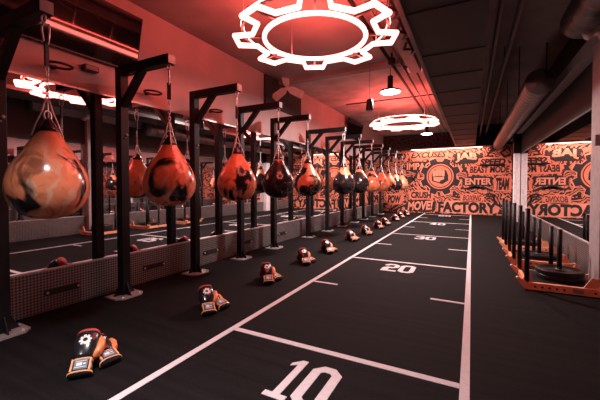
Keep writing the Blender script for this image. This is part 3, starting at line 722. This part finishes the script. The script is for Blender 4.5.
# lit ledge over the mural
t = empty('ledge_light', (0, YB-0.05, 2.27), 'thin glowing strip light along the top of the mural', 'strip light')
b = MB(); b.box(-1.95, 1.12, -0.26, 0.035, 0.0, 0.02); b.build('housing', M['pipe'], t)
b = MB(); b.box(-1.95, 0.30, -0.01, 0.010, -0.012, 0.0); b.build('light_strip', M['led'], t)

# ------------------------------------------------------------------ push sleds (skids lie across, noses towards the lane)
def make_sled(w):
    t = empty('push_sled', (0, 0, 0), 'x', 'push sled', 'orange push sleds parked beside the mirror')
    for s in (0, 1):
        y = s*w
        b = MB()
        P = [(0.06, 0.0), (0.62, 0.0), (0.70, 0.07), (0.68, 0.085), (0.60, 0.07), (0.085, 0.07), (0.0, 0.115), (-0.015, 0.10)]
        b.prism(P, y-0.02, y+0.02, lambda x, q, z: (x, z, q)); sk = b.build('skid', M['orange_steel'], t, 0.004)
        b = MB(); f = (lambda yy: (lambda x, q, z: (x, yy+z, q)))(y)
        b.prism([(0.03, 0.07), (0.12, 0.07), (0.11, 0.15), (0.075, 0.16)], -0.006, 0.006, f); b.build('gusset', M['orange_steel'], sk); b = MB(); b.prism([(0.50, 0.07), (0.64, 0.07), (0.60, 0.16), (0.56, 0.17)], -0.006, 0.006, f); b.build('gusset', M['orange_steel'], sk)
        b = MB()
        for k in range(5): b.lathe([(0.010, -0.0225), (0.010, -0.020)], 10, (0.14+0.055*k, y, 0.035), 'y')
        b.lathe([(0.010, -0.0225), (0.010, -0.020)], 10, (0.58, y, 0.035), 'y')
        b.build('bolt_hole', M['rubber'], sk)
        b = MB(); b.tube([(0.075, y, 0.07), (0.075, y, 0.775)], 0.021, 12); b.build('handle_post', M['steel'], t)
    b = MB(); b.box(0.34, 0.39, 0.02, w-0.02, 0.03, 0.07); b.build('crossbar', M['orange_steel'], t)
    b = MB(); b.box(0.09, 0.60, 0.02, w-0.02, 0.066, 0.074); b.build('deck_plate', M['steel'], t)
    b = MB(); b.box(0.06, 0.10, 0.02, w-0.02, 0.02, 0.066); b.build('crossbar', M['orange_steel'], t)
    b = MB(); b.tube([(0.375, w/2, 0.07), (0.375, w/2, 0.56)], 0.022, 12); b.build('weight_horn', M['steel'], t)
    b = MB(); b.tube([(0.355, w, 0.07), (0.355, w, 0.56)], 0.021, 12); b.build('handle_post', M['steel'], t)
    b = MB(); b.box(0.42, 0.50, -0.0225, -0.02, 0.018, 0.052); lb = b.build('maker_label', M['cap'], t)
    return t
sl = None
for i, (y, lab) in enumerate(((3.79, 'orange push sled carrying two stacked plates, beside the near pillar'), (4.88, 'orange push sled in the middle of the three by the mirror'), (5.98, 'orange push sled at the mural end of the three by the mirror'))):
    if sl is None: sl = make_sled(0.54); c = sl
    else: c = copy_tree(sl)
    c.location = (0.405, y, 0.0); c['label'] = lab
pl = None
for (x, y, z, lab) in ((0.78, 4.06, 0.0745, 'black weight plate, lower of the two stacked on the near sled'), (0.78, 4.06, 0.1225, 'black weight plate, upper of the two stacked on the near sled'), (0.78, 5.15, 0.0745, 'black weight plate on the middle sled'), (0.78, 6.25, 0.0745, 'black weight plate on the sled closest to the mural')):
    if pl is None:
        pl = empty('weight_plate', (0, 0, 0), lab, 'weight plate', 'black weight plates on the sleds')
        b = MB()
        pr = [(0.024, 0.004), (0.055, 0.004), (0.06, 0.008), (0.15, 0.008), (0.165, 0.0), (0.195, 0.0), (0.198, 0.006), (0.198, 0.040), (0.195, 0.046), (0.165, 0.046), (0.15, 0.036), (0.06, 0.036), (0.055, 0.042), (0.024, 0.042)]
        n = 48; vs = []; fs = []
        for r, h in pr:
            for j in range(n): vs.append((r*cos(2*pi*j/n), r*sin(2*pi*j/n), h))
        N = len(pr)
        for q in range(N):
            for j in range(n): fs.append((q*n+j, q*n+(j+1) % n, ((q+1) % N)*n+(j+1) % n, ((q+1) % N)*n+j))
        b._add(vs, fs, True); b.build('disc', M['iron'], pl)
        b = MB(); b.ringprism(circ(0.03, 24), circ(0.023, 24), 0.0425, 0.0455); b.build('hub_ring', M['plate_steel'], pl)
        c = pl
    else: c = copy_tree(pl); c['label'] = lab
    c.location = (x, y, z)

# ------------------------------------------------------------------ light
def area(name, loc, size, power, color, rot=(0, 0, 0), spread=115):
    L = bpy.data.lights.new(name, 'AREA'); L.shape = 'DISK'; L.size = size; L.energy = power; L.color = color; L.spread = radians(spread)
    o = bpy.data.objects.new(name, L); COL.objects.link(o); o.location = loc; o.rotation_euler = rot; return o
# further high bay lamps over the part of the lane behind the camera
area('lamp_behind_camera', (-1.05, 0.35, 2.3), 0.3, 10, (1.0, 0.90, 0.92), spread=100)
area('lamp_behind_camera', (-1.05, -1.6, 2.3), 0.4, 26, (1.0, 0.88, 0.89))
for lp in (l1, l2):      # the beam of each high bay lamp
    area('lamp_beam', (lp.location.x, lp.location.y, lp.location.z-0.012), 0.28, 44 if lp is l1 else 60, (1.0, 0.78, 0.74), spread=178)
area('ledge_beam', (-0.75, YB-0.25, 2.255), 1, 9, (1.0, 0.56, 0.47), (radians(25), 0, 0))
bpy.data.objects['ledge_beam'].data.shape = 'RECTANGLE'; bpy.data.objects['ledge_beam'].data.size = 2.3; bpy.data.objects['ledge_beam'].data.size_y = 0.03
bpy.data.objects['ledge_beam'].data.spread = pi
w = bpy.data.worlds.new('world'); SC.world = w; w.use_nodes = True
w.node_tree.nodes['Background'].inputs[0].default_value = (0.02, 0.006, 0.006, 1); w.node_tree.nodes['Background'].inputs[1].default_value = 0.3

# ------------------------------------------------------------------ camera
cd = bpy.data.cameras.new('camera'); cam = bpy.data.objects.new('camera', cd); COL.objects.link(cam)
F = 327.0
cd.sensor_fit = 'HORIZONTAL'; cd.sensor_width = 36; cd.lens = F/600*36; cd.shift_y = -7.5/600; cd.clip_start = 0.02
cam.location = (0, 0, 1.0); cam.rotation_euler = (pi/2-atan(7.5/F), 0, atan(171.6/F))
SC.camera = cam
SC.view_settings.view_transform = 'Standard'; SC.view_settings.look = 'None'; SC.view_settings.gamma = 1; SC.view_settings.exposure = 1.5
SC.view_settings.use_curve_mapping = False
SC.cycles.use_denoising = True; SC.cycles.max_bounces = 10; SC.cycles.glossy_bounces = 8; SC.cycles.sample_clamp_indirect = 6
